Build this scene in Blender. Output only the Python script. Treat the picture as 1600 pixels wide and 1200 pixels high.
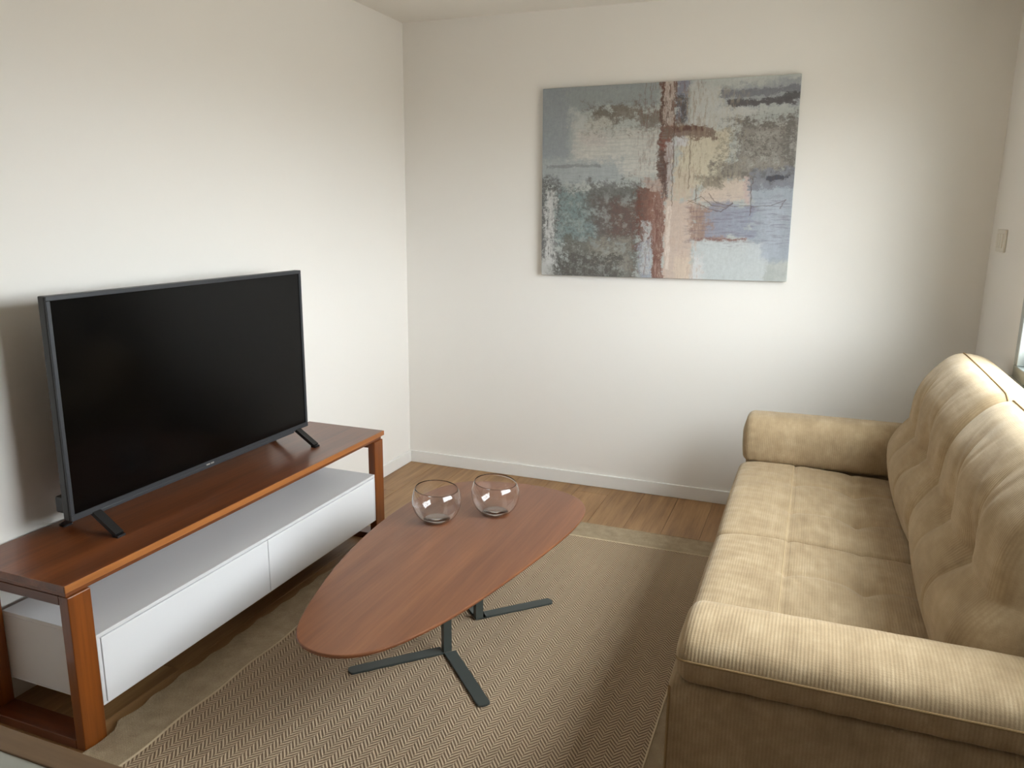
import bpy, bmesh, math, random
import numpy as np
from mathutils import Matrix, Vector

random.seed(7)
for o in list(bpy.data.objects):
    bpy.data.objects.remove(o)
scn = bpy.context.scene
COL = scn.collection

# ------------------------------------------------------------------ camera
CAM_POS = (2.2235, -4.0341, 1.4936)
YAW, PITCH, ROLL = map(math.radians, (-21.1366, 12.4120, 0.5926))
F_PX = 1214.6                                  # focal length for a 1600 px wide frame
fw = Vector((math.sin(YAW)*math.cos(PITCH), math.cos(YAW)*math.cos(PITCH), -math.sin(PITCH)))
r0 = Vector((math.cos(YAW), -math.sin(YAW), 0)); u0 = r0.cross(fw)
rt = r0*math.cos(ROLL) + u0*math.sin(ROLL); up = -r0*math.sin(ROLL) + u0*math.cos(ROLL)
cd = bpy.data.cameras.new('camera'); cam = bpy.data.objects.new('camera', cd); COL.objects.link(cam)
cam.matrix_world = Matrix(((rt.x, up.x, -fw.x, CAM_POS[0]), (rt.y, up.y, -fw.y, CAM_POS[1]),
                           (rt.z, up.z, -fw.z, CAM_POS[2]), (0, 0, 0, 1)))
cd.sensor_width = 36; cd.lens = 36*F_PX/1600; cd.clip_start = .02
scn.camera = cam

# ------------------------------------------------------------------ room numbers
W, H, YB = 2.934, 2.5, -6.6                    # width, height, rear wall
WY0, WY1, WZ0, WZ1 = -2.72, -0.78, 0.93, 2.12  # window opening in the right wall

# ------------------------------------------------------------------ sky, window portal, exposure
wd = bpy.data.worlds.new('sky'); scn.world = wd; wd.use_nodes = True
nt = wd.node_tree; nt.nodes.clear()
wo = nt.nodes.new('ShaderNodeOutputWorld'); bg = nt.nodes.new('ShaderNodeBackground')
tc = nt.nodes.new('ShaderNodeTexCoord'); sx = nt.nodes.new('ShaderNodeSeparateXYZ')
rp = nt.nodes.new('ShaderNodeValToRGB'); mp = nt.nodes.new('ShaderNodeMapRange')
mp.inputs[1].default_value = -1; mp.inputs[2].default_value = 1
rp.color_ramp.elements[0].position = .47; rp.color_ramp.elements[0].color = (.30, .29, .27, 1)   # ground far below
rp.color_ramp.elements[1].position = .53; rp.color_ramp.elements[1].color = (.93, .97, 1.01, 1)   # overcast sky
nt.links.new(tc.outputs['Generated'], sx.inputs[0]); nt.links.new(sx.outputs['Z'], mp.inputs[0])
nt.links.new(mp.outputs[0], rp.inputs[0]); nt.links.new(rp.outputs[0], bg.inputs[0])
bg.inputs[1].default_value = 9.0
nt.links.new(bg.outputs[0], wo.inputs[0])
pl = bpy.data.lights.new('window_portal', 'AREA'); pl.shape = 'RECTANGLE'
pl.size = WY1 - WY0; pl.size_y = WZ1 - WZ0; pl.cycles.is_portal = True
po = bpy.data.objects.new('window_portal', pl); COL.objects.link(po)
po.location = (W + .16, (WY0 + WY1)/2, (WZ0 + WZ1)/2)
po.rotation_euler = Vector((-1, 0, 0)).to_track_quat('-Z', 'Z').to_euler()

vs = scn.view_settings
scn.display_settings.display_device = 'sRGB'
vs.view_transform = 'Standard'; vs.look = 'None'; vs.gamma = 1.0; vs.use_curve_mapping = False
vs.exposure = 1.12

# ------------------------------------------------------------------ helpers
def lin(r, g, b):
    f = lambda c: c/12.92 if c <= .04045 else ((c + .055)/1.055)**2.4
    return (f(r/255), f(g/255), f(b/255), 1)

class NT:
    """Small wrapper for building node trees."""
    def __init__(s, tree): s.t = tree
    def n(s, typ, **kw):
        nd = s.t.nodes.new(typ)
        for k, v in kw.items(): setattr(nd, k, v)
        return nd
    def l(s, a, b): s.t.links.new(a, b)
    def set(s, inp, v):
        if hasattr(v, 'is_linked'): s.l(v, inp)
        else: inp.default_value = v
    def math(s, op, a, b=None, c=None, clamp=False):
        nd = s.n('ShaderNodeMath', operation=op, use_clamp=clamp)
        s.set(nd.inputs[0], a)
        if b is not None: s.set(nd.inputs[1], b)
        if c is not None: s.set(nd.inputs[2], c)
        return nd.outputs[0]
    def mix(s, fac, a, b, blend='MIX'):
        nd = s.n('ShaderNodeMix', data_type='RGBA', blend_type=blend)
        s.set(nd.inputs[0], fac); s.set(nd.inputs[6], a); s.set(nd.inputs[7], b)
        return nd.outputs[2]
    def noise(s, vec, scale, detail=3, rough=.55):
        nd = s.n('ShaderNodeTexNoise'); s.l(vec, nd.inputs['Vector'])
        nd.inputs['Scale'].default_value = scale; nd.inputs['Detail'].default_value = detail
        nd.inputs['Roughness'].default_value = rough
        return nd.outputs[0]
    def mapping(s, vec, scale=(1, 1, 1), rot=(0, 0, 0), loc=(0, 0, 0)):
        nd = s.n('ShaderNodeMapping'); s.l(vec, nd.inputs[0])
        nd.inputs['Scale'].default_value = scale; nd.inputs['Rotation'].default_value = rot
        nd.inputs['Location'].default_value = loc
        return nd.outputs[0]
    def ramp(s, fac, stops):
        nd = s.n('ShaderNodeValToRGB'); s.l(fac, nd.inputs[0]); e = nd.color_ramp.elements
        while len(e) < len(stops): e.new(.5)
        for k, (p, c) in zip(e, stops): k.position = p; k.color = c
        return nd.outputs[0]
    def bump(s, h, strength, dist):
        nd = s.n('ShaderNodeBump'); s.l(h, nd.inputs['Height'])
        nd.inputs['Strength'].default_value = strength; nd.inputs['Distance'].default_value = dist
        return nd.outputs[0]

def new_mat(name, color=(.8, .8, .8, 1), rough=.5, metal=0, spec=.5):
    m = bpy.data.materials.new(name); m.use_nodes = True
    b = m.node_tree.nodes['Principled BSDF']
    b.inputs['Base Color'].default_value = color; b.inputs['Roughness'].default_value = rough
    b.inputs['Metallic'].default_value = metal; b.inputs['Specular IOR Level'].default_value = spec
    return m, b, NT(m.node_tree)

def tag(o, label=None, cat=None, group=None, kind=None):
    if label: o['label'] = label
    if cat: o['category'] = cat
    if group: o['group'] = group
    if kind: o['kind'] = kind
    return o

def thing(name, label, cat, loc=(0, 0, 0), group=None):
    o = bpy.data.objects.new(name, None); COL.objects.link(o); o.location = loc
    o.empty_display_size = .05
    return tag(o, label, cat, group)

def link(name, me, mat, parent=None, smooth=False):
    o = bpy.data.objects.new(name, me); COL.objects.link(o)
    if mat and not me.materials: me.materials.append(mat)
    if smooth:
        for p in me.polygons: p.use_smooth = True
    if parent:
        o.parent = parent
        if o.parent.type == 'EMPTY':
            o.matrix_parent_inverse = Matrix.Translation(-Vector(parent.location))
    return o

def boxes_mesh(name, bl, bev=0.0, seg=2):
    """bl: list of (x0,x1,y0,y1,z0,z1) joined into one mesh"""
    bm = bmesh.new()
    for (x0, x1, y0, y1, z0, z1) in bl:
        m = Matrix.Translation(((x0+x1)/2, (y0+y1)/2, (z0+z1)/2)) @ Matrix.Diagonal((x1-x0, y1-y0, z1-z0, 1))
        bmesh.ops.create_cube(bm, size=1, matrix=m)
    if bev:
        bmesh.ops.bevel(bm, geom=bm.edges[:], offset=bev, segments=seg, profile=.5, affect='EDGES')
    me = bpy.data.meshes.new(name); bm.to_mesh(me); bm.free()
    return me

def box(name, b, mat, parent=None, bev=0.0, seg=2):
    bl = b if isinstance(b, list) else [b]
    return link(name, boxes_mesh(name, bl, bev, seg), mat, parent)

def pydata(name, v, f):
    me = bpy.data.meshes.new(name); me.from_pydata([tuple(map(float, p)) for p in v], [], f); me.update()
    return me

def tube_mesh(name, path, rad, seg=8, closed=False):
    P = [Vector(p) for p in path]; n = len(P); V = []; F = []
    for i, p in enumerate(P):
        a = P[(i-1) % n] if (closed or i > 0) else p
        b = P[(i+1) % n] if (closed or i < n-1) else p
        t = (b-a).normalized(); ref = Vector((0, 0, 1)) if abs(t.z) < .9 else Vector((1, 0, 0))
        s = t.cross(ref).normalized(); q = s.cross(t)
        for k in range(seg):
            an = 2*math.pi*k/seg
            V.append(p + s*math.cos(an)*rad + q*math.sin(an)*rad)
    for i in range(n if closed else n-1):
        j = (i+1) % n
        for k in range(seg):
            l = (k+1) % seg
            F.append((i*seg+k, i*seg+l, j*seg+l, j*seg+k))
    if not closed:
        F.append(tuple(range(seg))[::-1]); F.append(tuple((n-1)*seg+k for k in range(seg)))
    return pydata(name, V, F)

def bar_mesh(name, p0, p1, w, t, wdir):
    """straight bar with rectangular section: width w along wdir, thickness t"""
    p0, p1, wdir = Vector(p0), Vector(p1), Vector(wdir).normalized()
    d = (p1-p0).normalized(); n = d.cross(wdir).normalized()
    V = []
    for p in (p0, p1):
        for a, b in ((-1, -1), (1, -1), (1, 1), (-1, 1)):
            V.append(p + wdir*a*w/2 + n*b*t/2)
    return V, [(0, 3, 2, 1), (4, 5, 6, 7), (0, 1, 5, 4), (1, 2, 6, 5), (2, 3, 7, 6), (3, 0, 4, 7)]

def prism(name, pts, z0, z1, mat, parent=None, bev=0.0):
    bm = bmesh.new(); n = len(pts)
    a = [bm.verts.new((x, y, z0)) for x, y in pts]; b = [bm.verts.new((x, y, z1)) for x, y in pts]
    bm.faces.new(a[::-1]); bm.faces.new(b)
    for i in range(n): bm.faces.new((a[i], a[(i+1) % n], b[(i+1) % n], b[i]))
    bmesh.ops.recalc_face_normals(bm, faces=bm.faces[:])
    if bev: bmesh.ops.bevel(bm, geom=[e for e in bm.edges if abs(e.verts[0].co.z-e.verts[1].co.z) < 1e-6], offset=bev, segments=2, affect='EDGES')
    me = bpy.data.meshes.new(name); bm.to_mesh(me); bm.free()
    return link(name, me, mat, parent)

# ------------------------------------------------------------------ materials
def wall_material(name, col):
    m, b, N = new_mat(name, col, .75, 0, .3)
    t = N.n('ShaderNodeTexCoord').outputs['Object']
    n = N.noise(t, 160, 3); N.l(N.bump(n, .06, .002), b.inputs['Normal'])
    return m
M_WALL = wall_material('white_wall_paint', lin(240, 236, 230))
M_CEIL = wall_material('white_ceiling_paint', lin(240, 236, 229))
M_BASE, _, _ = new_mat('white_baseboard_lacquer', lin(238, 236, 232), .35)
M_LAC, _, _ = new_mat('white_lacquer', lin(233, 233, 235), .32, 0, .5)
M_LAC2, _, _ = new_mat('white_lacquer_satin', lin(222, 221, 222), .45, 0, .4)

def wood_material(name, dark, light, rough, along, scale=1.0, coat=0.0, bumpd=.0006, spec=.5):
    """grain runs along the given axis (0,1,2); colour stops are sRGB triples"""
    m, b, N = new_mat(name, (1, 1, 1, 1), rough, 0, spec)
    t = N.n('ShaderNodeTexCoord').outputs['Object']
    rnd = N.n('ShaderNodeObjectInfo').outputs['Random']
    off = N.n('ShaderNodeCombineXYZ'); off.location = (0, 0)
    for i in range(3): N.l(N.math('MULTIPLY', rnd, 17.0 + 5*i), off.inputs[i])
    v = N.n('ShaderNodeVectorMath', operation='ADD'); N.l(t, v.inputs[0]); N.l(off.outputs[0], v.inputs[1])
    s = [9*scale]*3; s[along] = .7*scale
    mv = N.mapping(v.outputs[0], tuple(s))
    n1 = N.noise(mv, 1.6, 5, .6)
    s2 = [90*scale]*3; s2[along] = 2.5*scale
    n2 = N.noise(N.mapping(v.outputs[0], tuple(s2)), 1.0, 3, .6)
    fac = N.math('ADD', N.math('MULTIPLY', n1, .72), N.math('MULTIPLY', n2, .28))
    mid = tuple((a+c)/2 for a, c in zip(dark, light))
    col = N.ramp(fac, [(.30, lin(*dark)), (.5, lin(*mid)), (.70, lin(*light))])
    N.l(col, b.inputs['Base Color'])
    N.l(N.bump(n2, .25, bumpd), b.inputs['Normal'])
    b.inputs['Coat Weight'].default_value = coat; b.inputs['Coat Roughness'].default_value = .18
    return m
M_STAND_Y = wood_material('red_brown_wood_length', (84, 42, 18), (132, 74, 36), .32, 1, 1, .25)
M_STAND_X = wood_material('red_brown_wood_depth', (76, 34, 14), (118, 60, 28), .32, 0, 1, .25)
M_STAND_Z = wood_material('red_brown_wood_upright', (96, 46, 12), (154, 84, 28), .30, 2, 1, .25)
M_STAND_E = wood_material('red_brown_wood_lit_edge', (140, 82, 38), (186, 120, 64), .35, 1, 1, .2)  # stand wood with window light painted into its lighter tone
M_TABLE = wood_material('walnut_veneer', (106, 62, 38), (146, 94, 61), .36, 1, 1.1, .15)
M_TABLE_EDGE = wood_material('walnut_edge', (124, 68, 34), (170, 100, 54), .4, 1, 1.2)
M_FG_WOOD = wood_material('oak_edge', (92, 68, 44), (124, 96, 66), .5, 0, 1)
M_METAL, _, _ = new_mat('charcoal_powder_coat', lin(74, 80, 77), .45, .2, .5)

def plank_material():
    m, b, N = new_mat('oak_vinyl_planks', (1, 1, 1, 1), .42, 0, .45)
    t = N.n('ShaderNodeTexCoord').outputs['Object']
    rnd = N.n('ShaderNodeObjectInfo').outputs['Random']
    off = N.n('ShaderNodeCombineXYZ')
    for i in range(3): N.l(N.math('MULTIPLY', rnd, 23.0 + 7*i), off.inputs[i])
    v = N.n('ShaderNodeVectorMath', operation='ADD'); N.l(t, v.inputs[0]); N.l(off.outputs[0], v.inputs[1])
    n1 = N.noise(N.mapping(v.outputs[0], (14, 1.3, 1)), 1.4, 5, .62)
    n2 = N.noise(N.mapping(v.outputs[0], (110, 3, 1)), 1.0, 3, .6)
    fac = N.math('ADD', N.math('MULTIPLY', n1, .75), N.math('MULTIPLY', n2, .25))
    c = N.ramp(fac, [(.28, lin(120, 85, 53)), (.48, lin(160, 121, 79)), (.70, lin(188, 150, 104))])
    tint = N.ramp(rnd, [(0, (.80, .78, .75, 1)), (1, (1, 1, 1, 1))])
    N.l(N.mix(1.0, c, tint, 'MULTIPLY'), b.inputs['Base Color'])
    N.l(N.bump(n2, .2, .0005), b.inputs['Normal'])
    return m
M_PLANK = plank_material()
M_SUB, _, _ = new_mat('dark_subfloor', lin(80, 60, 42), .8)

def fabric_material(name, ribs_axis, rib=.0075):
    m, b, N = new_mat(name, lin(196, 170, 128), .85, 0, .2)
    t = N.n('ShaderNodeTexCoord').outputs['Object']
    s = N.n('ShaderNodeSeparateXYZ'); N.l(t, s.inputs[0])
    wav = N.math('SINE', N.math('MULTIPLY', s.outputs[ribs_axis], 2*math.pi/rib))
    other = 1 if ribs_axis == 0 else 2
    w2 = N.math('SINE', N.math('MULTIPLY', s.outputs[other], 2*math.pi/.006))
    n1 = N.noise(t, 9, 4, .6); n2 = N.noise(t, 420, 2, .6)
    nv = N.noise(N.mapping(t, (40, 8, 30)), 1, 3, .6)
    f = N.math('ADD', N.math('MULTIPLY', n1, .5), N.math('ADD', N.math('MULTIPLY', nv, .3), N.math('MULTIPLY', n2, .2)))
    c = N.ramp(f, [(.32, lin(156, 134, 104)), (.52, lin(179, 157, 125)), (.70, lin(201, 180, 148))])
    ribf = N.math('MULTIPLY_ADD', wav, .5, .5)
    c2 = N.mix(N.math('MULTIPLY', ribf, .16), c, lin(134, 108, 76))
    N.l(c2, b.inputs['Base Color'])
    h = N.math('ADD', N.math('MULTIPLY', wav, -.6), N.math('ADD', N.math('MULTIPLY', w2, .05), N.math('MULTIPLY', n2, .8)))
    bb = N.bump(h, .30, .0014)
    wr = N.noise(N.mapping(t, (5, 14, 9)), 1.4, 3, .5)
    b2 = N.n('ShaderNodeBump'); N.l(wr, b2.inputs['Height']); N.l(bb, b2.inputs['Normal'])
    b2.inputs['Strength'].default_value = .07; b2.inputs['Distance'].default_value = .02
    N.l(b2.outputs[0], b.inputs['Normal'])
    b.inputs['Sheen Weight'].default_value = .30; b.inputs['Sheen Roughness'].default_value = .38
    b.inputs['Sheen Tint'].default_value = lin(245, 236, 220)
    return m
M_FAB = fabric_material('beige_ribbed_velvet', 0)
M_FAB_B = fabric_material('beige_ribbed_velvet_back', 1)
M_PIPE, _, _ = new_mat('beige_piping', lin(150, 124, 88), .85, 0, .2)
M_SEAM, _, _ = new_mat('beige_stitching', lin(200, 178, 142), .85, 0, .2)

def herringbone_material():
    m, b, N = new_mat('jute_herringbone_weave', (1, 1, 1, 1), .92, 0, .15)
    t = N.n('ShaderNodeTexCoord').outputs['Object']
    d = N.noise(t, 14, 2)
    s = N.n('ShaderNodeSeparateXYZ'); N.l(t, s.inputs[0])
    x = N.math('ADD', s.outputs[0], N.math('MULTIPLY', N.math('SUBTRACT', d, .5), .006))
    wcol, per = .0235, .0150
    u = N.math('DIVIDE', x, wcol)
    tri = N.math('PINGPONG', u, 1.0)
    brk = N.math('MULTIPLY', N.math('FLOORED_MODULO', N.math('FLOOR', u), 2.0), .35)
    ph = N.math('ADD', N.math('DIVIDE', N.math('ADD', s.outputs[1], N.math('MULTIPLY', tri, wcol*1.15)), per), brk)
    st = N.math('SINE', N.math('MULTIPLY', ph, 2*math.pi))
    fine = N.noise(t, 700, 2, .7); mid = N.noise(t, 6, 4, .6); th = N.noise(N.mapping(t, (40, 400, 1)), 1, 2)
    f = N.math('ADD', N.math('MULTIPLY_ADD', st, .46, .5), N.math('MULTIPLY', N.math('SUBTRACT', fine, .5), .9), clamp=True)
    dark = N.mix(mid, lin(98, 78, 61), lin(124, 101, 80)); light = N.mix(th, lin(192, 169, 141), lin(222, 201, 172))
    N.l(N.mix(f, dark, light), b.inputs['Base Color'])
    N.l(N.bump(N.math('ADD', st, N.math('MULTIPLY', fine, .8)), .6, .002), b.inputs['Normal'])
    return m
M_RUG = herringbone_material()
def plainweave_material():
    m, b, N = new_mat('jute_plain_weave', (1, 1, 1, 1), .92, 0, .15)
    t = N.n('ShaderNodeTexCoord').outputs['Object']
    s = N.n('ShaderNodeSeparateXYZ'); N.l(t, s.inputs[0])
    a = N.math('SINE', N.math('MULTIPLY', s.outputs[0], 2*math.pi/.006)); c = N.math('SINE', N.math('MULTIPLY', s.outputs[1], 2*math.pi/.006))
    w = N.math('MULTIPLY', a, c); n = N.noise(t, 330, 3, .7); n2 = N.noise(t, 22, 3)
    f = N.math('ADD', N.math('MULTIPLY', n, .6), N.math('ADD', N.math('MULTIPLY', n2, .3), N.math('MULTIPLY', w, .10)))
    N.l(N.ramp(f, [(.25, lin(136, 119, 97)), (.5, lin(176, 158, 131)), (.72, lin(204, 187, 160))]), b.inputs['Base Color'])
    N.l(N.bump(N.math('ADD', w, n), .5, .0015), b.inputs['Normal'])
    return m
M_RUGB = plainweave_material()
M_RUGS, _, _ = new_mat('jute_seam_cord', lin(208, 190, 160), .9, 0, .15)

M_TVF, _, _ = new_mat('dark_grey_bezel', lin(60, 62, 66), .4, .3, .5)
M_TVB, _, _ = new_mat('black_plastic', lin(20, 20, 22), .4)
M_SCR, _b, _ = new_mat('black_screen', (.0008, .0008, .0009, 1), .15, 0, .20)
M_LOGO, _, _ = new_mat('silver_mark', lin(190, 186, 184), .35, .6)
M_ALU, _, _ = new_mat('grey_aluminium', lin(170, 174, 172), .38, .6)
M_PLATE, _, _ = new_mat('ivory_switch_plastic', lin(226, 220, 208), .4)
M_GAP, _, _ = new_mat('shadow_gap_grey', lin(120, 118, 118), .6)

def glass_material(name, tint, edge):
    m = bpy.data.materials.new(name); m.use_nodes = True; N = NT(m.node_tree); m.node_tree.nodes.clear()
    out = N.n('ShaderNodeOutputMaterial'); tr = N.n('ShaderNodeBsdfTransparent'); gl = N.n('ShaderNodeBsdfGlossy')
    gl.inputs['Roughness'].default_value = .015; gl.inputs['Color'].default_value = (1, 1, 1, 1)
    lw = N.n('ShaderNodeLayerWeight'); lw.inputs[0].default_value = .5
    fc = N.math('POWER', lw.outputs['Facing'], 5.0)
    N.l(N.mix(fc, tint, edge), tr.inputs['Color'])
    fr = N.math('MULTIPLY_ADD', fc, .86, .04)
    mx = N.n('ShaderNodeMixShader'); N.l(fr, mx.inputs[0]); N.l(tr.outputs[0], mx.inputs[1]); N.l(gl.outputs[0], mx.inputs[2])
    N.l(mx.outputs[0], out.inputs[0])
    return m
M_GLASS = bpy.data.materials.new('clear_bowl_glass'); M_GLASS.use_nodes = True; M_GLASS.node_tree.nodes.clear()
_o = M_GLASS.node_tree.nodes.new('ShaderNodeOutputMaterial'); _g = M_GLASS.node_tree.nodes.new('ShaderNodeBsdfGlass')
_g.inputs['IOR'].default_value = 1.42; _g.inputs['Roughness'].default_value = 0; M_GLASS.node_tree.links.new(_g.outputs[0], _o.inputs[0])
M_PANE = glass_material('window_glass', (.97, .985, .98, 1), (.7, .8, .78, 1))

# ------------------------------------------------------------------ the room
def struct(name, b, mat, label, cat, parent=None, bev=0.0):
    return tag(box(name, b, mat, parent, bev), label, cat, kind='structure')
T = .15
struct('wall_left', (-T, 0, YB-T, T, 0, H), M_WALL, 'plain white wall behind the television', 'wall')
struct('wall_back', (0, W, 0, T, 0, H), M_WALL, 'plain white wall with the abstract painting on it', 'wall')
struct('wall_rear', (0, W, YB-T, YB, 0, H), M_WALL, 'plain white wall behind the camera', 'wall')
struct('wall_right', [(W, W+T, YB-T, WY0, 0, H), (W, W+T, WY1, T, 0, H), (W, W+T, WY0, WY1, 0, WZ0), (W, W+T, WY0, WY1, WZ1, H)],
       M_WALL, 'white wall behind the sofa with a window in it', 'wall')
struct('ceiling', (-T, W+T, YB-T, T, H, H+.12), M_CEIL, 'plain white ceiling', 'ceiling')
floor = struct('floor', (-T, W+T, YB-T, T, -.12, -.0065), M_SUB, 'light oak plank floor', 'floor')
PW, PL, G = .182, 1.22, .0016
full = boxes_mesh('plank', [(0, PW-G, 0, PL-G, -.006, 0)], .0008, 1); full.materials.append(M_PLANK)
nx = int(math.ceil(W/PW))
for i in range(nx):
    y = YB - (i*.447 % 1.0)*PL
    while y < 0:
        y0, y1 = max(y, YB), min(y+PL, 0); xw = min(PW, W-i*PW)
        if y1-y0 > .02 and xw > .01:
            if y1-y0 > PL-1e-4 and xw > PW-1e-4: me = full
            else:
                me = boxes_mesh('plank', [(0, xw-G, 0, y1-y0-G, -.006, 0)], .0008, 1); me.materials.append(M_PLANK)
            p = link('plank', me, None, floor); p.location = (i*PW, y0, 0)
        y += PL
BH, BT = .0727, .012
def baseboard(name, b, label):
    return struct(name, b, M_BASE, label, 'baseboard', None, .003)
baseboard('baseboard_left', (0, BT, YB, 0, 0, BH), 'white baseboard along the television wall')
baseboard('baseboard_back', (BT, W-BT, -BT, 0, 0, BH), 'white baseboard below the abstract painting')
baseboard('baseboard_right', (W-BT, W, YB, 0, 0, BH), 'white baseboard behind the sofa')
baseboard('baseboard_rear', (BT, W-BT, YB, YB+BT, 0, BH), 'white baseboard behind the camera')

# window
win = tag(thing('window_1', 'grey aluminium sliding window in the wall above the sofa back', 'window', (W+.05, (WY0+WY1)/2, WZ0)), kind='structure')
fx0, fx1 = W-.012, W+.07; fw_ = .045
box('window_frame', [(fx0, fx1, WY0, WY1, WZ0, WZ0+fw_), (fx0, fx1, WY0, WY1, WZ1-fw_, WZ1),
                     (fx0, fx1, WY0, WY0+fw_, WZ0+fw_, WZ1-fw_), (fx0, fx1, WY1-fw_, WY1, WZ0+fw_, WZ1-fw_)], M_ALU, win, .003)
ym = (WY0+WY1)/2
for k, (a, c) in enumerate(((WY0+fw_, ym+.025), (ym-.025, WY1-fw_))):
    x0 = W+.008 + .028*k; s = .04
    sash = box('sash', [(x0, x0+.026, a, c, WZ0+fw_, WZ0+fw_+s), (x0, x0+.026, a, c, WZ1-fw_-s, WZ1-fw_),
                        (x0, x0+.026, a, a+s, WZ0+fw_+s, WZ1-fw_-s), (x0, x0+.026, c-s, c, WZ0+fw_+s, WZ1-fw_-s)], M_ALU, win, .002)
    box('pane', (x0+.011, x0+.015, a+s, c-s, WZ0+fw_+s, WZ1-fw_-s), M_PANE, sash)
box('window_sill', (W-.02, W+T+.02, WY0-.02, WY1+.02, WZ0-.025, WZ0), M_ALU, win, .003)

# wall switch on the right wall
sw = thing('wall_switch', 'pale switch plate on the right wall near the corner', 'switch', (W, -.235, 1.40))
box('cover_plate', (W-.009, W, -.315, -.155, 1.355, 1.447), M_PLATE, sw, .003)
for k in range(3):
    y = -.29 + .04*k
    box('rocker', (W-.014, W-.008, y, y+.033, 1.372, 1.43), M_PLATE, sw, .002)

# ------------------------------------------------------------------ television stand
st = thing('tv_stand', 'long red-brown wooden stand with a white drawer box, under the television', 'tv stand', (.225, -1.855, 0))
SX0, SX1, SY0, SY1 = .02, .43, -2.686, -1.025
top = box('top_panel', (SX0, SX1-.0035, SY0, SY1, .487, .508), M_STAND_Y, st, .0015)
box('front_edge', (SX1-.0034, SX1, SY0, SY1, .487, .508), M_STAND_E, st, .0008, 1)  # strip split off to carry the lighter, window-lit wood colour
box('spacer_board', (SX0+.012, SX1-.008, SY0+.006, SY1-.016, .4725, .4868), M_STAND_Y, st, .0015)
LW = .072
for (ya, yb) in ((SY0+.004, SY0+.004+LW), (SY1-.014-LW, SY1-.014)):
    fr = box('end_frame', (SX0+.0352, SX1-.0352, ya, yb, .444, .472), M_STAND_X, st, .002)
    for xa in (SX0, SX1-.035):
        box('leg', (xa, xa+.035, ya, yb, 0, .472), M_STAND_Z, st, .0025)
    fr.name = 'top_rail'
    box('bottom_rail', (SX0+.0352, SX1-.0352, ya, yb, 0, .030), M_STAND_X, st, .002)
BX0, BX1, BY0, BY1, BZ0, BZ1 = .05, .427, -2.608, -1.113, .100, .322
wbx = .012
body = box('drawer_box', [(BX0, BX1, BY0, BY1, BZ1-wbx, BZ1), (BX0, BX1, BY0, BY1, BZ0, BZ0+wbx*.6),
                          (BX0, BX1, BY0, BY0+wbx, BZ0+wbx*.6, BZ1-wbx), (BX0, BX1, BY1-wbx, BY1, BZ0+wbx*.6, BZ1-wbx),
                          (BX0, BX0+wbx, BY0+wbx, BY1-wbx, BZ0+wbx*.6, BZ1-wbx)], M_LAC2, st, .001, 1)
ysp = -1.867
for (ya, yb) in ((BY0+wbx+.002, ysp-.0014), (ysp+.0014, BY1-wbx-.002)):
    tag(box('drawer_front', (BX1-.018, BX1+.0015, ya, yb, BZ0+.003, BZ1-wbx-.0028), M_LAC, st, .0012, 1), 'white lacquered drawer front')
box('drawer_divider', (BX0+wbx, BX1-.02, ysp-.008, ysp+.008, BZ0+.008, BZ1-wbx), M_GAP, st)

# ------------------------------------------------------------------ television
tv = thing('television', 'large black flat screen television standing on the wooden stand', 'television', (.18, -1.88, .508))
TX, TY0, TY1, TZ0, TZ1 = .205, -2.470, -1.292, .574, 1.250
pan = box('housing', (TX-.030, TX-.004, TY0, TY1, TZ0, TZ1), M_TVB, tv, .003)
bz = .0135
box('bezel', [(TX-.004, TX+.003, TY0, TY1, TZ1-bz, TZ1), (TX-.004, TX+.003, TY0, TY1, TZ0, TZ0+.019),
              (TX-.004, TX+.003, TY0, TY0+bz, TZ0+.019, TZ1-bz), (TX-.004, TX+.003, TY1-bz, TY1, TZ0+.019, TZ1-bz)], M_TVF, tv, .0012, 1)
box('screen', (TX-.004, TX-.0008, TY0+bz, TY1-bz, TZ0+.019, TZ1-bz), M_SCR, tv)
box('lower_strip', (TX-.02, TX+.0045, TY0+.10, TY1-.10, TZ0-.006, TZ0+.006), M_TVF, tv, .002)
box('rear_cover', (TX-.068, TX-.029, TY0+.006, TY1-.006, TZ0+.018, TZ0+.07), M_TVB, tv, .006)
box('rear_cover', (TX-.066, TX-.029, TY0+.09, TY1-.09, TZ0+.07, TZ0+.42), M_TVB, tv, .012)
box('logo', [(TX+.003, TX+.0055, -1.911, -1.893, TZ0+.0065, TZ0+.0115), (TX+.003, TX+.0055, -1.889, -1.872, TZ0+.0065, TZ0+.0115)], M_LOGO, tv, .0005, 1)
for yc in (-2.382, -1.362):
    V, F = [], []
    for xe in (.292, .068):
        v, f = bar_mesh('l', (.186 if xe > .2 else .182, yc, TZ0+.012), (xe, yc, .515), .030, .013, (0, 1, 0))
        F += [tuple(i+len(V) for i in q) for q in f]; V += v
        v, f = bar_mesh('l', (xe-.012, yc, .5115), (xe+.010, yc, .5115), .030, .007, (0, 1, 0))
        F += [tuple(i+len(V) for i in q) for q in f]; V += v
    link('foot', pydata('foot', V, F), M_TVB, tv)

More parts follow.
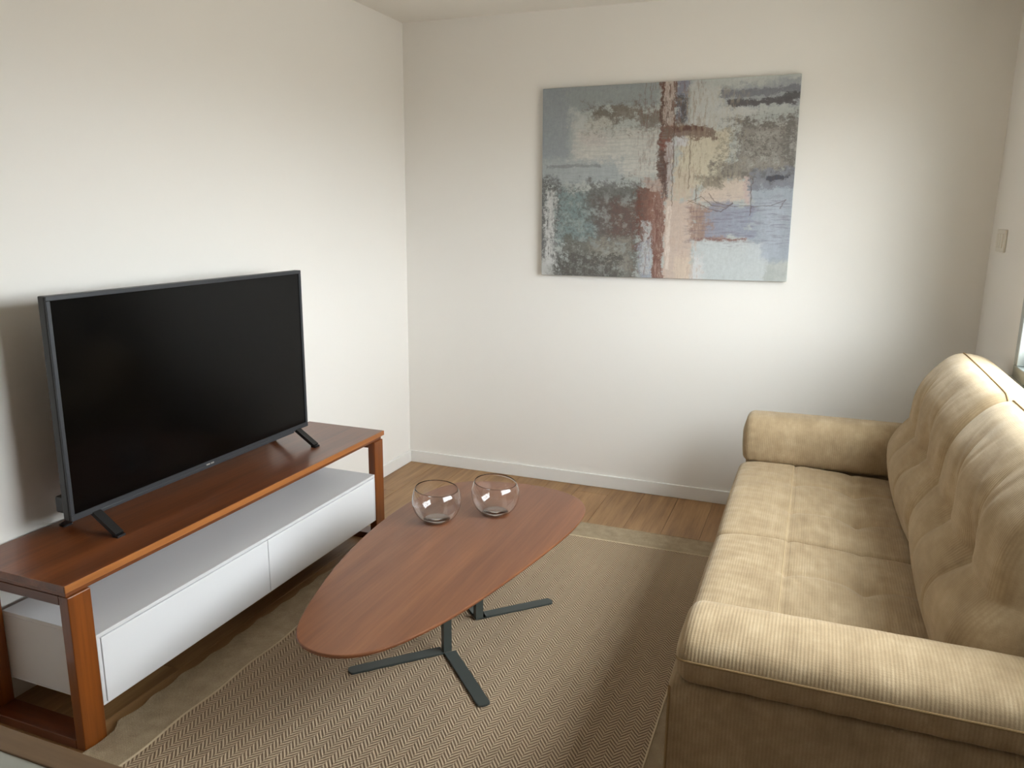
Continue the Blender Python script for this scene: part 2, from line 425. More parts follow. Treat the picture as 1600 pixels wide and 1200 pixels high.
# ------------------------------------------------------------------ painting
def painting_material(cx, cz, w, h):
    m, b, N = new_mat('abstract_canvas_print', (1, 1, 1, 1), .6, 0, .3)
    # reusable patch group
    g = bpy.data.node_groups.new('paint_patch', 'ShaderNodeTree'); GN = NT(g)
    for nm, ty in (('UV', 'NodeSocketVector'), ('C', 'NodeSocketVector'), ('Half', 'NodeSocketVector'), ('Soft', 'NodeSocketFloat'),
                   ('Rag', 'NodeSocketFloat'), ('Speck', 'NodeSocketFloat'), ('N1', 'NodeSocketFloat'), ('N2', 'NodeSocketFloat'),
                   ('Base', 'NodeSocketColor'), ('Paint', 'NodeSocketColor'), ('Opacity', 'NodeSocketFloat')):
        g.interface.new_socket(nm, in_out='INPUT', socket_type=ty)
    g.interface.new_socket('Out', in_out='OUTPUT', socket_type='NodeSocketColor')
    gi = GN.n('NodeGroupInput').outputs; go = GN.n('NodeGroupOutput')
    d = GN.n('ShaderNodeVectorMath', operation='SUBTRACT'); GN.l(gi['UV'], d.inputs[0]); GN.l(gi['C'], d.inputs[1])
    a = GN.n('ShaderNodeVectorMath', operation='ABSOLUTE'); GN.l(d.outputs[0], a.inputs[0])
    e = GN.n('ShaderNodeVectorMath', operation='SUBTRACT'); GN.l(a.outputs[0], e.inputs[0]); GN.l(gi['Half'], e.inputs[1])
    s = GN.n('ShaderNodeSeparateXYZ'); GN.l(e.outputs[0], s.inputs[0])
    dist = GN.math('MAXIMUM', s.outputs[0], s.outputs[1])
    dist = GN.math('ADD', dist, GN.math('MULTIPLY', GN.math('SUBTRACT', gi['N1'], .5), gi['Rag']))
    mr = GN.n('ShaderNodeMapRange', interpolation_type='SMOOTHSTEP')
    GN.l(dist, mr.inputs[0]); GN.l(gi['Soft'], mr.inputs[1]); GN.l(GN.math('MULTIPLY', gi['Soft'], -1.0), mr.inputs[2])
    mr.inputs[3].default_value = 0; mr.inputs[4].default_value = 1
    sp = GN.n('ShaderNodeMapRange', interpolation_type='SMOOTHSTEP')
    lo = GN.math('SUBTRACT', GN.math('MULTIPLY', gi['Speck'], .62), .12)
    GN.l(gi['N2'], sp.inputs[0]); GN.l(lo, sp.inputs[1]); GN.l(GN.math('ADD', lo, .08), sp.inputs[2])
    k = GN.math('MULTIPLY', GN.math('MULTIPLY', mr.outputs[0], sp.outputs[0]), gi['Opacity'])
    GN.l(GN.mix(k, gi['Base'], gi['Paint']), go.inputs[0])

    t = N.n('ShaderNodeTexCoord').outputs['Object']
    s = N.n('ShaderNodeSeparateXYZ'); N.l(t, s.inputs[0])
    u = N.math('MULTIPLY_ADD', s.outputs[0], 1/w, .5); v = N.math('MULTIPLY_ADD', s.outputs[2], 1/h, .5)
    uv = N.n('ShaderNodeCombineXYZ'); N.l(u, uv.inputs[0]); N.l(v, uv.inputs[1]); uv = uv.outputs[0]
    big = N.noise(uv, 7, 5, .65)
    rag = N.noise(N.mapping(uv, (20, 16, 1)), 1, 9, .80)
    speck = N.noise(N.mapping(uv, (58, 44, 1)), 1, 7, .80)
    streak_h = N.noise(N.mapping(uv, (12, 85, 1)), 1, 6, .78)
    streak_v = N.noise(N.mapping(uv, (90, 12, 1)), 1, 6, .78)
    col = N.mix(big, lin(158, 164, 164), lin(200, 202, 196))
    def P(u0, u1, v0, v1, c, soft=.03, rg=.10, sk=.30, op=.92, n2=speck):
        nonlocal col
        nd = N.n('ShaderNodeGroup'); nd.node_tree = g
        N.l(uv, nd.inputs['UV']); nd.inputs['C'].default_value = ((u0+u1)/2, (v0+v1)/2, 0)
        nd.inputs['Half'].default_value = ((u1-u0)/2, (v1-v0)/2, 1)
        nd.inputs['Soft'].default_value = soft*.45; nd.inputs['Rag'].default_value = rg*2.2; nd.inputs['Speck'].default_value = sk
        N.l(rag, nd.inputs['N1']); N.l(n2, nd.inputs['N2'])
        N.l(col, nd.inputs['Base']); nd.inputs['Paint'].default_value = lin(*c); nd.inputs['Opacity'].default_value = op
        col = nd.outputs[0]
    H_, V_ = streak_h, streak_v
    # ---- left half
    P(-.1, .50, .88, 1.1, (146, 152, 154), .06, .12)
    P(-.1, .13, .62, 1.1, (149, 155, 160), .07, .10)
    P(.10, .48, .90, .98, (152, 158, 158), .03, .1, .6, .8, H_)
    P(.14, .50, .53, .79, (199, 197, 190), .05, .14)
    P(.17, .27, .70, .78, (194, 186, 182), .04, .1, .4, .6)
    P(-.1, .34, .50, .62, (166, 172, 174), .05, .12)
    P(.02, .25, .585, .60, (133, 136, 136), .01, .03, .8, .8, H_)
    P(.10, .44, .03, .47, (132, 138, 136), .05, .14)
    P(.04, .26, .17, .46, (130, 145, 145), .05, .14)
    P(.20, .42, .30, .50, (116, 116, 113), .05, .18, .72)
    P(.24, .46, .20, .42, (112, 102, 99), .05, .14, .55)
    P(.30, .42, .18, .40, (113, 94, 88), .04, .12, .62)
    P(.10, .42, -.1, .20, (119, 117, 110), .05, .16)
    P(.22, .38, .04, .20, (148, 144, 135), .05, .14, .6, .8)
    P(.03, .34, -.1, .12, (97, 94, 90), .03, .12, .83)
    P(-.1, .055, .0, .36, (188, 188, 185), .03, .08)
    P(-.1, .07, .08, .54, (100, 100, 99), .03, .10, .86)
    P(.02, .06, .06, .46, (200, 200, 198), .02, .08, .84, 1, V_)
    P(.22, .33, .79, .89, (118, 112, 103), .03, .14, .68)
    P(.30, .40, .83, .89, (131, 125, 116), .03, .10, .74)
    P(.40, .50, .78, .86, (128, 121, 113), .03, .10, .72)
    P(.18, .30, .76, .83, (190, 189, 182), .03, .10, .76)
    # ---- centre column
    P(.545, .60, .80, 1.1, (133, 136, 150), .02, .08, .62, 1, V_)
    P(.55, .60, .78, .93, (92, 87, 86), .02, .08, .86)
    P(.485, .545, .50, 1.1, (141, 113, 102), .012, .05)
    P(.485, .545, .48, 1.1, (102, 83, 75), .012, .05, .80, 1, V_)
    P(.500, .540, .70, 1.1, (197, 185, 177), .008, .03, .88, 1, V_)
    P(.49, .535, .66, .78, (128, 86, 75), .02, .06, .5)
    P(.515, .545, .44, .70, (181, 173, 170), .01, .04, .74, 1, V_)
    P(.50, .525, .40, .60, (97, 76, 70), .01, .05, .74)
    P(.43, .50, .22, .52, (182, 162, 152), .025, .08)
    P(.41, .47, .14, .48, (115, 82, 72), .02, .07, .74)
    P(.44, .51, .16, .46, (139, 105, 94), .02, .07, .82)
    P(.42, .48, -.1, .20, (165, 171, 182), .02, .07, .4)
    P(.43, .47, .02, .30, (200, 200, 200), .02, .06, .86)
    P(.52, .635, -.1, .41, (201, 182, 169), .014, .05)
    P(.57, .64, -.1, .12, (210, 193, 176), .02, .05, .5)
    P(.478, .520, -.1, .42, (164, 133, 122), .010, .04)
    P(.478, .520, -.1, .42, (127, 95, 86), .010, .04, .85, 1, V_)
    P(.53, .545, .05, .38, (216, 203, 193), .006, .02, .70, 1, V_)
    # ---- right half
    P(.60, .85, .74, .97, (191, 192, 189), .05, .14)
    P(.56, .76, .47, .76, (200, 191, 170), .03, .10)
    P(.55, .62, .40, .56, (195, 183, 165), .03, .08)
    P(.545, .60, .68, .76, (201, 201, 205), .02, .06)
    P(.50, .70, .72, .775, (124, 104, 94), .015, .08, .76)
    P(.54, .66, .755, .775, (106, 81, 73), .01, .04, .74, 1, H_)
    P(.78, 1.1, .55, .80, (132, 128, 123), .05, .18, .50)
    P(.80, .97, .60, .78, (110, 105, 100), .04, .16, .76)
    P(.70, .96, .50, .60, (138, 132, 124), .03, .12, .70)
    P(.80, .95, .57, .76, (190, 186, 178), .04, .16, .92, .7)
    P(.72, 1.1, .86, .97, (156, 159, 164), .03, .10, .4)
    P(.74, .98, .865, .895, (100, 97, 100), .008, .05, .72, 1, H_)
    P(.72, 1.1, .91, .945, (126, 128, 134), .01, .06, .74, 1, H_)
    P(.94, 1.1, .88, .92, (91, 90, 92), .01, .05, .66)
    P(.66, .84, .40, .51, (203, 187, 173), .03, .08)
    P(.82, .85, .38, .52, (194, 175, 169), .01, .04)
    P(.845, 1.1, .10, .50, (160, 167, 177), .03, .06)
    P(.845, 1.1, .46, .56, (131, 133, 141), .02, .08, .60)
    P(.90, .985, .505, .525, (80, 82, 92), .008, .04, .55, 1, H_)
    P(.63, .77, .20, .38, (158, 132, 120), .025, .08)
    P(.69, .86, .22, .38, (149, 154, 169), .04, .10, .42)
    P(.64, .84, .195, .215, (141, 111, 104), .008, .03, .6, 1, H_)
    P(.635, .92, -.1, .20, (195, 200, 201), .02, .06)
    P(.635, .68, -.1, .12, (209, 209, 209), .02, .06, .5)
    P(.90, .97, .12, .40, (171, 178, 188), .03, .06, .4)
    P(.65, .74, .46, .52, (139, 131, 119), .03, .10, .72)
    # ---- scratches and grit over everything
    P(.04, .46, -.1, .50, (88, 84, 80), .05, .12, .95, .5)
    P(.06, .44, -.1, .46, (178, 184, 180), .05, .12, 1.0, .35, rag)
    P(.18, .52, .74, .92, (104, 94, 84), .05, .12, .98, .5)
    P(.70, 1.1, .50, .82, (84, 78, 74), .05, .12, .95, .5)
    P(.76, 1.1, .54, .80, (196, 192, 184), .05, .12, 1.0, .4, rag)
    P(.40, .66, -.1, 1.1, (110, 72, 60), .05, .12, 1.0, .45, V_)
    P(.50, .66, -.1, .50, (222, 204, 188), .04, .10, .98, .4, V_)
    P(.60, 1.1, .18, .42, (112, 100, 112), .05, .12, 1.0, .4, H_)
    P(.00, .50, .48, .80, (150, 156, 156), .05, .12, .94, .3, H_)
    P(.56, .80, .46, .96, (170, 160, 140), .05, .12, .98, .35, V_)
    # ---- sketched pencil lines
    jit = N.n('ShaderNodeVectorMath', operation='MULTIPLY_ADD')
    nz = N.n('ShaderNodeTexNoise'); N.l(uv, nz.inputs['Vector']); nz.inputs['Scale'].default_value = 30
    N.l(nz.outputs['Color'], jit.inputs[0]); jit.inputs[1].default_value = (.02, .02, 0); N.l(uv, jit.inputs[2])
    juv = jit.outputs[0]
    lines = [((.61, .39), (.66, .43)), ((.66, .43), (.70, .38)), ((.70, .38), (.75, .37)), ((.75, .37), (.78, .395)), ((.78, .395), (.74, .345)),
             ((.74, .345), (.68, .37)), ((.68, .37), (.61, .405)), ((.69, .44), (.72, .395)), ((.72, .395), (.79, .375)), ((.79, .375), (.93, .38)),
             ((.93, .38), (.975, .405)), ((.975, .405), (.96, .365)), ((.85, .33), (.85, .51)), ((.545, .38), (.545, .80)), ((.61, .47), (.61, .74)), ((.64, .40), (.64, .48))]
    for (p, q) in lines:
        ax, ay = p[0]+.01, p[1]+.01; bx, by = q[0]+.01, q[1]+.01
        dx, dy = bx-ax, by-ay; L2 = dx*dx+dy*dy
        sub = N.n('ShaderNodeVectorMath', operation='SUBTRACT'); N.l(juv, sub.inputs[0]); sub.inputs[1].default_value = (ax, ay, 0)
        dt = N.n('ShaderNodeVectorMath', operation='DOT_PRODUCT'); N.l(sub.outputs[0], dt.inputs[0]); dt.inputs[1].default_value = (dx/L2, dy/L2, 0)
        hcl = N.math('ADD', dt.outputs['Value'], 0.0, clamp=True)
        sc = N.n('ShaderNodeVectorMath', operation='SCALE'); sc.inputs[0].default_value = (dx, dy, 0); N.l(hcl, sc.inputs['Scale'])
        df = N.n('ShaderNodeVectorMath', operation='DISTANCE'); N.l(sub.outputs[0], df.inputs[0]); N.l(sc.outputs[0], df.inputs[1])
        mr = N.n('ShaderNodeMapRange'); N.l(df.outputs['Value'], mr.inputs[0])
        mr.inputs[1].default_value = .0032; mr.inputs[2].default_value = .0008; mr.inputs[3].default_value = 0; mr.inputs[4].default_value = .55
        col = N.mix(mr.outputs[0], col, lin(92, 72, 62))
    wv = N.math('ADD', N.math('MULTIPLY', N.math('SUBTRACT', speck, .5), .5), N.math('MULTIPLY_ADD', N.math('SUBTRACT', streak_v, .5), .35, 1.0))
    g2 = N.n('ShaderNodeCombineColor'); [N.l(wv, g2.inputs[i]) for i in range(3)]
    col = N.mix(1.0, col, g2.outputs[0], 'MULTIPLY')
    N.l(col, b.inputs['Base Color'])
    N.l(N.bump(N.noise(t, 260, 2), .15, .001), b.inputs['Normal'])
    return m
PW_, PH_ = 1.2526, .9490
pc = box('painting', (-PW_/2, PW_/2, -.016, .016, -PH_/2, PH_/2), painting_material(0, 0, PW_, PH_), None, .0025)
pc.location = (1.4615, -.0185, 1.6497); pc.rotation_euler = (0, math.radians(-.55), 0)
tag(pc, 'abstract canvas in grey, blue, rust and cream on the back wall', 'painting')

# ------------------------------------------------------------------ rug
RX0, RX1, RY0, RY1, RTH = .43, 2.045, -2.98, -.555, .008
IX0, IX1, IY0, IY1 = .570, 1.898, -2.83, -.722
rug = thing('rug', 'herringbone jute rug with plain woven border under the coffee table', 'rug', (1.2, -1.75, 0))
def edge_x(y):                                   # wavy left edge of the rug
    e = .414 + .006*math.sin(50*y + 118.9) + .003*math.sin(y*17)
    k = max(0, min(1, (-2.555-y)/.035)) if y < -1.8 else max(0, min(1, (y+1.16)/.03))
    return e + k*max(0, .4385-e)
def lift(x, y):                                  # small ripples along that edge
    k = max(0, 1-(x-.41)/.16)
    return .006*k*(1+math.sin(50*y + 118.0))*.5
def inner_x(y): return IX0 + .004*math.sin(y*21)
def rug_sheet(name, xf0, xf1, y0, y1, mat, nxs, nys):
    V, F = [], []
    ys = np.linspace(y0, y1, nys); K = nxs
    for zt in (0, 1):
        for y in ys:
            a, c = xf0(y), xf1(y)
            for i in range(K):
                x = a + (c-a)*i/(K-1)
                z = RTH + lift(x, y) if zt else .0004 + lift(x, y)
                V.append((x, y, z))
    n = K*nys
    for j in range(nys-1):
        for i in range(K-1):
            q = j*K+i
            F.append((n+q, n+q+1, n+q+K+1, n+q+K)); F.append((q, q+K, q+K+1, q+1))
    for j in range(nys-1):
        q = j*K; F.append((q, n+q, n+q+K, q+K)); q += K-1; F.append((q, q+K, n+q+K, n+q))
    for i in range(K-1):
        q = i; F.append((q, q+1, n+q+1, n+q)); q = (nys-1)*K+i; F.append((q, n+q, n+q+1, q+1))
    return link(name, pydata(name, V, F), mat, rug)
cst = lambda c: (lambda y: c)
rug_sheet('woven_field', inner_x, cst(IX1), IY0, IY1, M_RUG, 12, 160)
rug_sheet('border', edge_x, inner_x, RY0, RY1, M_RUGB, 8, 420)
rug_sheet('border', cst(IX1), cst(RX1), RY0, RY1, M_RUGB, 3, 40)
rug_sheet('border', inner_x, cst(IX1), IY1, RY1, M_RUGB, 16, 6)
rug_sheet('border', inner_x, cst(IX1), RY0, IY0, M_RUGB, 16, 6)
for pts in ([(inner_x(y), y) for y in np.linspace(IY0, IY1, 120)], [(IX1, IY0), (IX1, IY1)],
            [(IX0, IY1), (IX1, IY1)], [(IX0, IY0), (IX1, IY0)]):
    link('seam', tube_mesh('seam', [(x, y, RTH + lift(x, y) + .0005) for x, y in pts], .0035, 6), M_RUGS, rug)
for pts in ([(edge_x(y), y) for y in np.linspace(RY0, RY1, 420)], [(edge_x(RY1), RY1), (RX1, RY1)]):
    link('edge_binding', tube_mesh('edge_binding', [(x, y, .0048 + lift(x, y)) for x, y in pts], .0042, 6), M_RUGB, rug)

# ------------------------------------------------------------------ coffee table
TBZ = .366
ct = thing('coffee_table', 'low egg-shaped brown wooden coffee table on two charcoal metal feet', 'coffee table', (1.14, -1.74, RTH))
OUT = [(.991, -2.462), (.955, -2.400), (.925, -2.318), (.882, -2.186), (.847, -2.049), (.819, -1.908), (.800, -1.751), (.791, -1.640),
       (.789, -1.45), (.806, -1.293), (.855, -1.180), (.934, -1.118), (1.055, -1.083), (1.185, -1.075), (1.299, -1.092), (1.390, -1.138), (1.450, -1.207),
       (1.478, -1.300), (1.480, -1.427), (1.466, -1.570), (1.440, -1.731), (1.403, -1.940), (1.372, -2.078), (1.339, -2.204), (1.298, -2.318),
       (1.258, -2.400), (1.223, -2.448), (1.187, -2.480), (1.140, -2.502), (1.087, -2.505), (1.036, -2.492)]
def catmull(pts, k=5):
    n = len(pts); out = []
    P = [np.array(p, float) for p in pts]
    for i in range(n):
        a, b, c, d = P[i-1], P[i], P[(i+1) % n], P[(i+2) % n]
        for j in range(k):
            t = j/k
            out.append(.5*((2*b) + (c-a)*t + (2*a-5*b+4*c-d)*t*t + (-a+3*b-3*c+d)*t**3))
    return np.array(out)
oc = catmull(OUT, 5)
oc = np.mean([np.roll(oc, s, 0) for s in range(-5, 6)], axis=0)      # smooth the outline
oc = oc.mean(0) + (oc-oc.mean(0))*1.004
def ring_body(name, levels, mat, parent, matedge=None):
    cen = oc.mean(0); n = len(oc); V = []; F = []
    nrm = np.roll(oc, -1, 0)-np.roll(oc, 1, 0); nrm = np.c_[nrm[:, 1], -nrm[:, 0]]; nrm /= np.linalg.norm(nrm, axis=1)[:, None]
    if ((oc-cen)*nrm).sum() < 0: nrm = -nrm
    for ins, z in levels:
        for p, q in zip(oc, nrm): V.append((*(p-q*ins), z))
    for k in range(len(levels)-1):
        for i in range(n):
            j = (i+1) % n; F.append((k*n+i, k*n+j, (k+1)*n+j, (k+1)*n+i))
    F.append(tuple(range(n))); F.append(tuple((len(levels)-1)*n+i for i in range(n)))
    me = pydata(name, V, F)
    bm = bmesh.new(); bm.from_mesh(me); bmesh.ops.recalc_face_normals(bm, faces=bm.faces[:]); bm.to_mesh(me); bm.free()
    return link(name, me, mat, parent)
tt = ring_body('tabletop', [(.0, TBZ-.004), (.0012, TBZ-.001), (.003, TBZ)], M_TABLE, ct)
ring_body('edge_band', [(.022, TBZ-.022), (.004, TBZ-.012), (.0, TBZ-.0042)], M_TABLE_EDGE, ct)
S2 = math.sqrt(.5)
e1 = np.array((S2, S2)); e2 = np.array((S2, -S2))
def foot_poly(hub, d, wdir, w, L, t0=0.0):
    """flat bar on the floor from hub along d with rounded end; occupies width w to the side wdir"""
    hub = np.array(hub); a = hub + d*t0; w_ = np.array(wdir)*w
    pts = [a, a+w_]
    c = hub + w_/2 + d*(L-w*.30)
    for k in range(9):
        an = math.pi*k/8
        pts.append(c + np.array(wdir)*math.cos(an)*w/2 + d*math.sin(an)*w*.30)
    return [tuple(p) for p in pts]
FW, FT, CWD = .043, .007, .028
Zf = RTH + .0012
def col_box(hub, d1, d2, parent, nm):
    hub = np.array(hub); th = .006
    for a, b in ((d1, d2), (d2, d1)):
        s = hub + (b*th if a is d2 else 0*b)
        pts = [hub + (a*th if a is d2 else 0), hub + a*CWD, hub + a*CWD + b*th, hub + b*th + (a*th if a is d2 else 0)]
        prism(nm, [tuple(p) for p in pts], Zf+FT, TBZ-.0225, M_METAL, parent)
def base(hub, d1, d2, feet):
    for d, wdir in feet:
        L = .325
        prism('foot', foot_poly(hub, d, wdir, FW, L, FW*.0), Zf, Zf+FT, M_METAL, ct, .0012)
    col_box(hub, d1, d2, ct, 'column')
    h = np.array(hub)+ (d1+d2)*.02
    box('mounting_plate', (h[0]-.08, h[0]+.08, h[1]-.06, h[1]+.06, TBZ-.0265, TBZ-.0222), M_METAL, ct, .001, 1)
base((1.146, -1.868), e1, -e2, [(e2, e1), (-e1, -e2)])
base((1.156, -1.618), e1, -e2, [(e1, -e2), (-e2, e1)])

# ------------------------------------------------------------------ glass bowls
def bowl(loc, tiltdir, label):
    R = .092; th = .0017; n = 64
    a0, a1 = -math.asin(.86), math.asin(.50); V, F = [], []
    prof = [(0.0, -.86*R + .000)]
    for k in range(41): 
        a = a0+(a1-a0)*k/40; prof.append((R*math.cos(a), R*math.sin(a)))
    inner = []
    for k in range(41):
        a = a1+(a0-a1)*k/40; inner.append(((R-th)*math.cos(a), (R-th)*math.sin(a) + (.006 if k == 40 else 0)))
    inner.append((0.0, -.86*R+.006))
    tl = .09
    rr = bpy.data.objects.new('glass_bowl', None)
    def lathe(pr, name):
        V, F = [], []
        for (r, z) in pr:
            for i in range(n):
                an = 2*math.pi*i/n; x, y = r*math.cos(an), r*math.sin(an)
                k = max(0, z+.02)/(R*.50+.02)
                zz = z + k*k*tl*(x*tiltdir[0]+y*tiltdir[1])
                V.append((x, y, zz + .86*R))
        for j in range(len(pr)-1):
            for i in range(n):
                l = (i+1) % n; F.append((j*n+i, j*n+l, (j+1)*n+l, (j+1)*n+i))
        return V, F
    V, F = lathe(prof + [((R-th*.5)*math.cos(a1), R*math.sin(a1)+.0012)] + inner, 'b')
    o = link('glass_bowl', pydata('glass_bowl', V, F), M_GLASS, None, True)
    o.location = (loc[0], loc[1], TBZ+.0002)
    tag(o, label, 'bowl', 'glass bowls on the coffee table')
bowl((.979, -1.581, 0), (-.8, .3), 'round clear glass bowl on the coffee table, nearer the television stand')
bowl((1.153, -1.430, 0), (-.8, .3), 'round clear glass bowl on the coffee table, nearer the sofa')

# ------------------------------------------------------------------ sofa
sofa = thing('sofa', 'beige ribbed velvet two-seat sofa with tufted cushions by the window wall', 'sofa', (2.45, -1.48, 0))

def profile(pts, n):
    P = [np.array(p, float) for p in pts]
    for _ in range(3):
        Q = []
        for i in range(len(P)):
            a, b = P[i], P[(i+1) % len(P)]
            Q += [a*.75+b*.25, a*.25+b*.75]
        P = Q
    P = np.array(P); d = np.r_[0, np.cumsum(np.linalg.norm(np.roll(P, -1, 0)-P, axis=1))]
    t = np.linspace(0, d[-1], n, endpoint=False); PP = np.vstack([P, P[:1]])
    return np.c_[np.interp(t, d, PP[:, 0]), np.interp(t, d, PP[:, 1])]

def loft(name, prof, t0, t1, r, mapf, disp, mat, parent, nl=100, r_end=None, nc=9, bulge=.01):
    N = len(prof)
    area = .5*np.sum(prof[:, 0]*np.roll(prof[:, 1], -1)-np.roll(prof[:, 0], -1)*prof[:, 1])
    if area < 0: prof = prof[::-1].copy()
    tg = np.roll(prof, -1, 0)-np.roll(prof, 1, 0); nr = np.c_[tg[:, 1], -tg[:, 0]]; nr /= np.linalg.norm(nr, axis=1)[:, None]
    cen = prof.mean(0)
    st = []
    for k in range(nc):
        a = math.pi/2*k/nc; st.append((t0 + r*(1-math.cos(a)), r*(1-math.sin(a))))
    for t in np.linspace(t0+r, t1-r, nl): st.append((t, 0))
    for k in range(nc-1, -1, -1):
        a = math.pi/2*k/nc; st.append((t1 - r*(1-math.cos(a)), r*(1-math.sin(a))))
    rings = []
    first = prof - nr*st[0][1]; last = prof - nr*st[-1][1]
    for k in (.15, .4, .65, .85): rings.append((np.full(N, t0-bulge*(1-k*k)), cen+(first-cen)*k))
    for t, ins in st:
        P = prof - nr*ins
        if disp is not None: P = P + nr*disp(np.full(N, t), P, nr)[:, None]
        rings.append((np.full(N, t), P))
    for k in (.85, .65, .4, .15): rings.append((np.full(N, t1+bulge*(1-k*k)), cen+(last-cen)*k))
    V = np.vstack([np.array([mapf(t, p[0], p[1]) for t, p in zip(T_, P_)]) for T_, P_ in rings])
    F = []
    for j in range(len(rings)-1):
        for i in range(N):
            l = (i+1) % N; F.append((j*N+i, j*N+l, (j+1)*N+l, (j+1)*N+i))
    F.append(tuple(range(N))); F.append(tuple((len(rings)-1)*N+i for i in range(N)))
    me = pydata(name, V, F)
    bm = bmesh.new(); bm.from_mesh(me); bmesh.ops.recalc_face_normals(bm, faces=bm.faces[:]); bm.to_mesh(me); bm.free()
    o = link(name, me, mat, parent, True)
    return o, V.reshape(len(rings), N, 3), prof

gs = lambda d, s: np.exp(-(d/s)**2)
SEATY = -1.48
def seat_disp(ya, yb):
    yc = (ya+yb)/2; hw = abs(yb-ya)/2
    rows = [yc-.155, yc+.155]
    def f(t, P, nr):
        x = P[:, 0]; top = np.clip(nr[:, 1], 0, 1)
        d = .010*(1-((t-yc)/hw)**2) + .004*np.sin((x-2.0)*9)
        for ty in rows:
            for tx, dep in ((2.215, .009), (2.432, .020)):
                rr = np.hypot(x-tx, t-ty); d = d - dep*gs(rr, .05) - dep*.4*gs(rr, .018)
            d = d - .0045*gs(t-ty, .012)*np.clip((x-2.2)/.02, 0, 1)
        d = d - .006*gs(x-2.215, .008) - .005*gs(x-2.432, .014)
        d = d + .0007*np.sin(t*52+9*np.sin(x*11)+x*20) + .0004*np.sin(t*133+x*35)*np.clip((2.2-x)/.1, 0, 1)
        return d*top
    return f
seat_prof = profile([(1.983, .34), (1.978, .40), (1.988, .437), (2.02, .452), (2.10, .455), (2.3, .452), (2.5, .447), (2.66, .440), (2.68, .40), (2.68, .29), (2.5, .275), (2.2, .275), (2.0, .28)], 190)
for ya, yb in ((-2.318, SEATY-.001), (SEATY+.001, -.642)):
    o, R, pr = loft('seat_cushion', seat_prof, ya, yb, .020, lambda t, a, b: (a, t, b), seat_disp(ya, yb), M_FAB, sofa, 110)
    k = min(range(len(pr)), key=lambda i: abs(pr[i][0]-2.208) + (0 if pr[i][1] > .4 else 9))
    path = R[6:-6, k, :] + np.array((0, 0, .0006))
    link('seam', tube_mesh('seam', path, .0016, 6), M_SEAM, o)

def back_disp(ya, yb):
    yc = (ya+yb)/2; hw = abs(yb-ya)/2
    tys = [yc-.14, yc+.14]
    def f(t, P, nr):
        z = P[:, 1]; fr = np.clip(-nr[:, 0]*1.3, 0, 1)
        s = (t-yc)/hw
        d = .022*(1-s**2)
        for ty in tys:
            rr = np.hypot(t-ty, z-.725)
            d = d - .026*gs(rr, .065) - .014*gs(rr, .020)
            lean = ty + (z-.725)*.10*np.sign(ty-yc)
            ext = np.clip(1.15-np.abs(z-.70)/.30, 0, 1); low = np.clip((z-.57)/.12, 0, 1); cr = 1.0 if ty < yc else .35
            d = d - .010*gs(t-lean, .042)*ext*low - .007*cr*gs(t-lean, .009)*np.clip((.73-z)/.04, 0, 1)*ext
            d = d - .004*gs(t-lean, .007)*np.clip((z-.73)/.04, 0, 1)*np.clip((.93-z)/.06, 0, 1)
            for sl, am in ((.45, .0025), (-.40, .0025)):                          # folds fanning out from each tuft
                d = d - am*gs(t-ty-sl*(z-.725), .016)*np.clip((z-.75)/.05, 0, 1)*np.clip((.96-z)/.08, 0, 1)
        d = d - .006*gs(z-.725, .010)*np.clip(1.1-np.abs(s)*.35, 0, 1) - .015*gs(z-.725, .055)
        d = d + .016*gs(z-.60, .085) + .014*gs(z-.86, .075)
        d = d + .0004*np.sin(z*60+8*np.sin(t*9)+t*22)
        return d*fr
    return f
back_prof = profile([(2.615, .446), (2.585, .470), (2.572, .53), (2.570, .60), (2.590, .685), (2.618, .767), (2.646, .830), (2.676, .892), (2.705, .942), (2.736, .976), (2.776, .992), (2.835, .984), (2.880, .960), (2.905, .92), (2.912, .80), (2.912, .50), (2.88, .446), (2.75, .440)], 220)
for ya, yb in ((-2.325, SEATY-.0015), (SEATY+.0015, -.640)):
    o, R, pr = loft('back_cushion', back_prof, ya, yb, .060, lambda t, a, b: (a, t, b), back_disp(ya, yb), M_FAB_B, sofa, 130, bulge=.004)
    k = min(range(len(pr)), key=lambda i: abs(pr[i][0]-2.776) + (0 if pr[i][1] > .9 else 9))
    path = R[5:-5, k, :] + np.array((0, 0, .0008))
    link('top_seam', tube_mesh('top_seam', path, .0028, 6), M_PIPE, o)

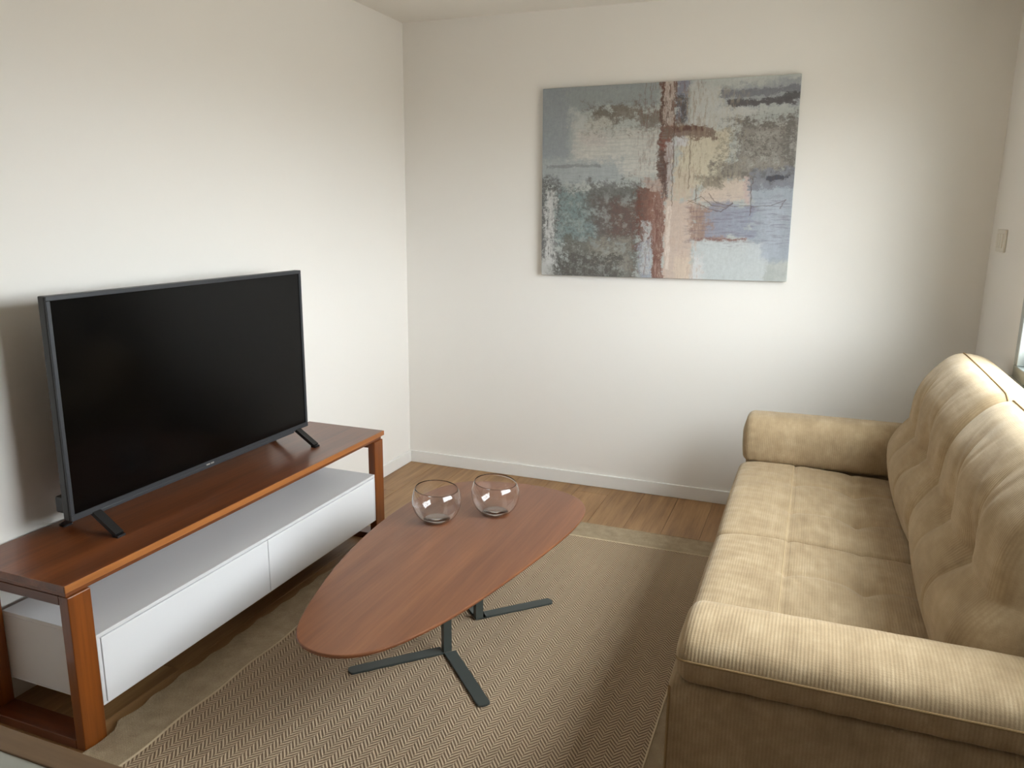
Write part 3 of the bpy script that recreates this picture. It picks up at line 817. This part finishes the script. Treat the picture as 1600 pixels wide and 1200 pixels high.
def arm(outer, sgn, x0):
    """sgn=+1: inner side towards +y"""
    ap = profile([(.004, .540), (-.004, .565), (.002, .598), (.022, .622), (.07, .636), (.14, .640), (.20, .634), (.245, .606), (.262, .56), (.264, .50), (.258, .455), (.235, .440), (.20, .44), (.12, .49), (.03, .532)], 150)
    def f(t, P, nr):
        a, z = P[:, 0], P[:, 1]
        d = .0003*np.sin(t*60+a*40) + .004*np.sin((t-2.0)*3.2)*np.clip(nr[:, 1], 0, 1)
        d = d - .0012*gs(t-2.03, .02)*np.abs(np.sin(z*95))                       # gathers at the front
        d = d + .0022*np.sin(t*150)*gs(z-.445, .03)*np.clip((2.2-t)/.2, 0, 1)     # gathers above the seat
        d = d + .0006*np.sin(t*95)*gs(z-.545, .03)
        return d
    o, R, pr = loft('arm_cushion', ap, x0, 2.88, .034, lambda t, a, b: (t, outer+sgn*a, b), f, M_FAB, sofa, 120, bulge=.010)
    k = min(range(len(pr)), key=lambda i: abs(pr[i][1]-.592) + (0 if pr[i][0] < .1 else 9))
    link('piping', tube_mesh('piping', R[4:-4, k, :] + np.array((0, -sgn*.0006, 0)), .0024, 6), M_PIPE, o)
    ya, yb = sorted((outer+sgn*.016, outer+sgn*.222))
    bm = boxes_mesh('arm_panel', [(2.006, 2.905, ya, yb, .03, .530)], .012, 3)
    p = link('arm_panel', bm, M_FAB, sofa, True)
    kx = [(2.006+.004, outer+sgn*.021, z) for z in np.linspace(.05, .515, 20)]
    link('piping', tube_mesh('piping', kx, .0045, 6), M_PIPE, p)
arm(-2.552, 1, 2.018); arm(-.390, -1, 1.992)
base_me = boxes_mesh('base', [(2.004, 2.905, -2.326, -.616, .03, .290)], .010, 2)
link('base', base_me, M_FAB, sofa, True)
box('back_frame', (2.80, 2.918, -2.50, -.44, .29, .86), M_FAB, sofa, .02)
for x in (2.05, 2.86):
    for y in (-2.50, -.44):
        box('foot', (x-.022, x+.022, y-.022, y+.022, 0.0085 if x < 2.1 else 0.0, .032), M_TVB, sofa, .003)

# ------------------------------------------------------------------ foreground table (only its corner shows)
ft = thing('side_table', 'grey-topped table with wooden edge cut off at the bottom-left corner', 'table', (1.0, -3.7, 0))
FX0, FX1, FY0, FY1, FZ = .30, 1.78, -4.12, -3.336, .72
bwid = .040
box('edge_frame', [(FX0, FX1, FY1-bwid, FY1, FZ-.03, FZ), (FX0, FX1, FY0, FY0+bwid, FZ-.03, FZ),
                   (FX0, FX0+bwid, FY0+bwid, FY1-bwid, FZ-.03, FZ), (FX1-bwid, FX1, FY0+bwid, FY1-bwid, FZ-.03, FZ)], M_FG_WOOD, ft, .002)
M_FGT, _, _ = new_mat('pale_grey_laminate', lin(160, 160, 150), .45)
box('tabletop', (FX0+bwid, FX1-bwid, FY0+bwid, FY1-bwid, FZ-.028, FZ-.002), M_FGT, ft)
for x in (FX0+.03, FX1-.08):
    for y in (FY0+.03, FY1-.08):
        box('leg', (x, x+.05, y, y+.05, 0, FZ-.03), M_FG_WOOD, ft, .003)
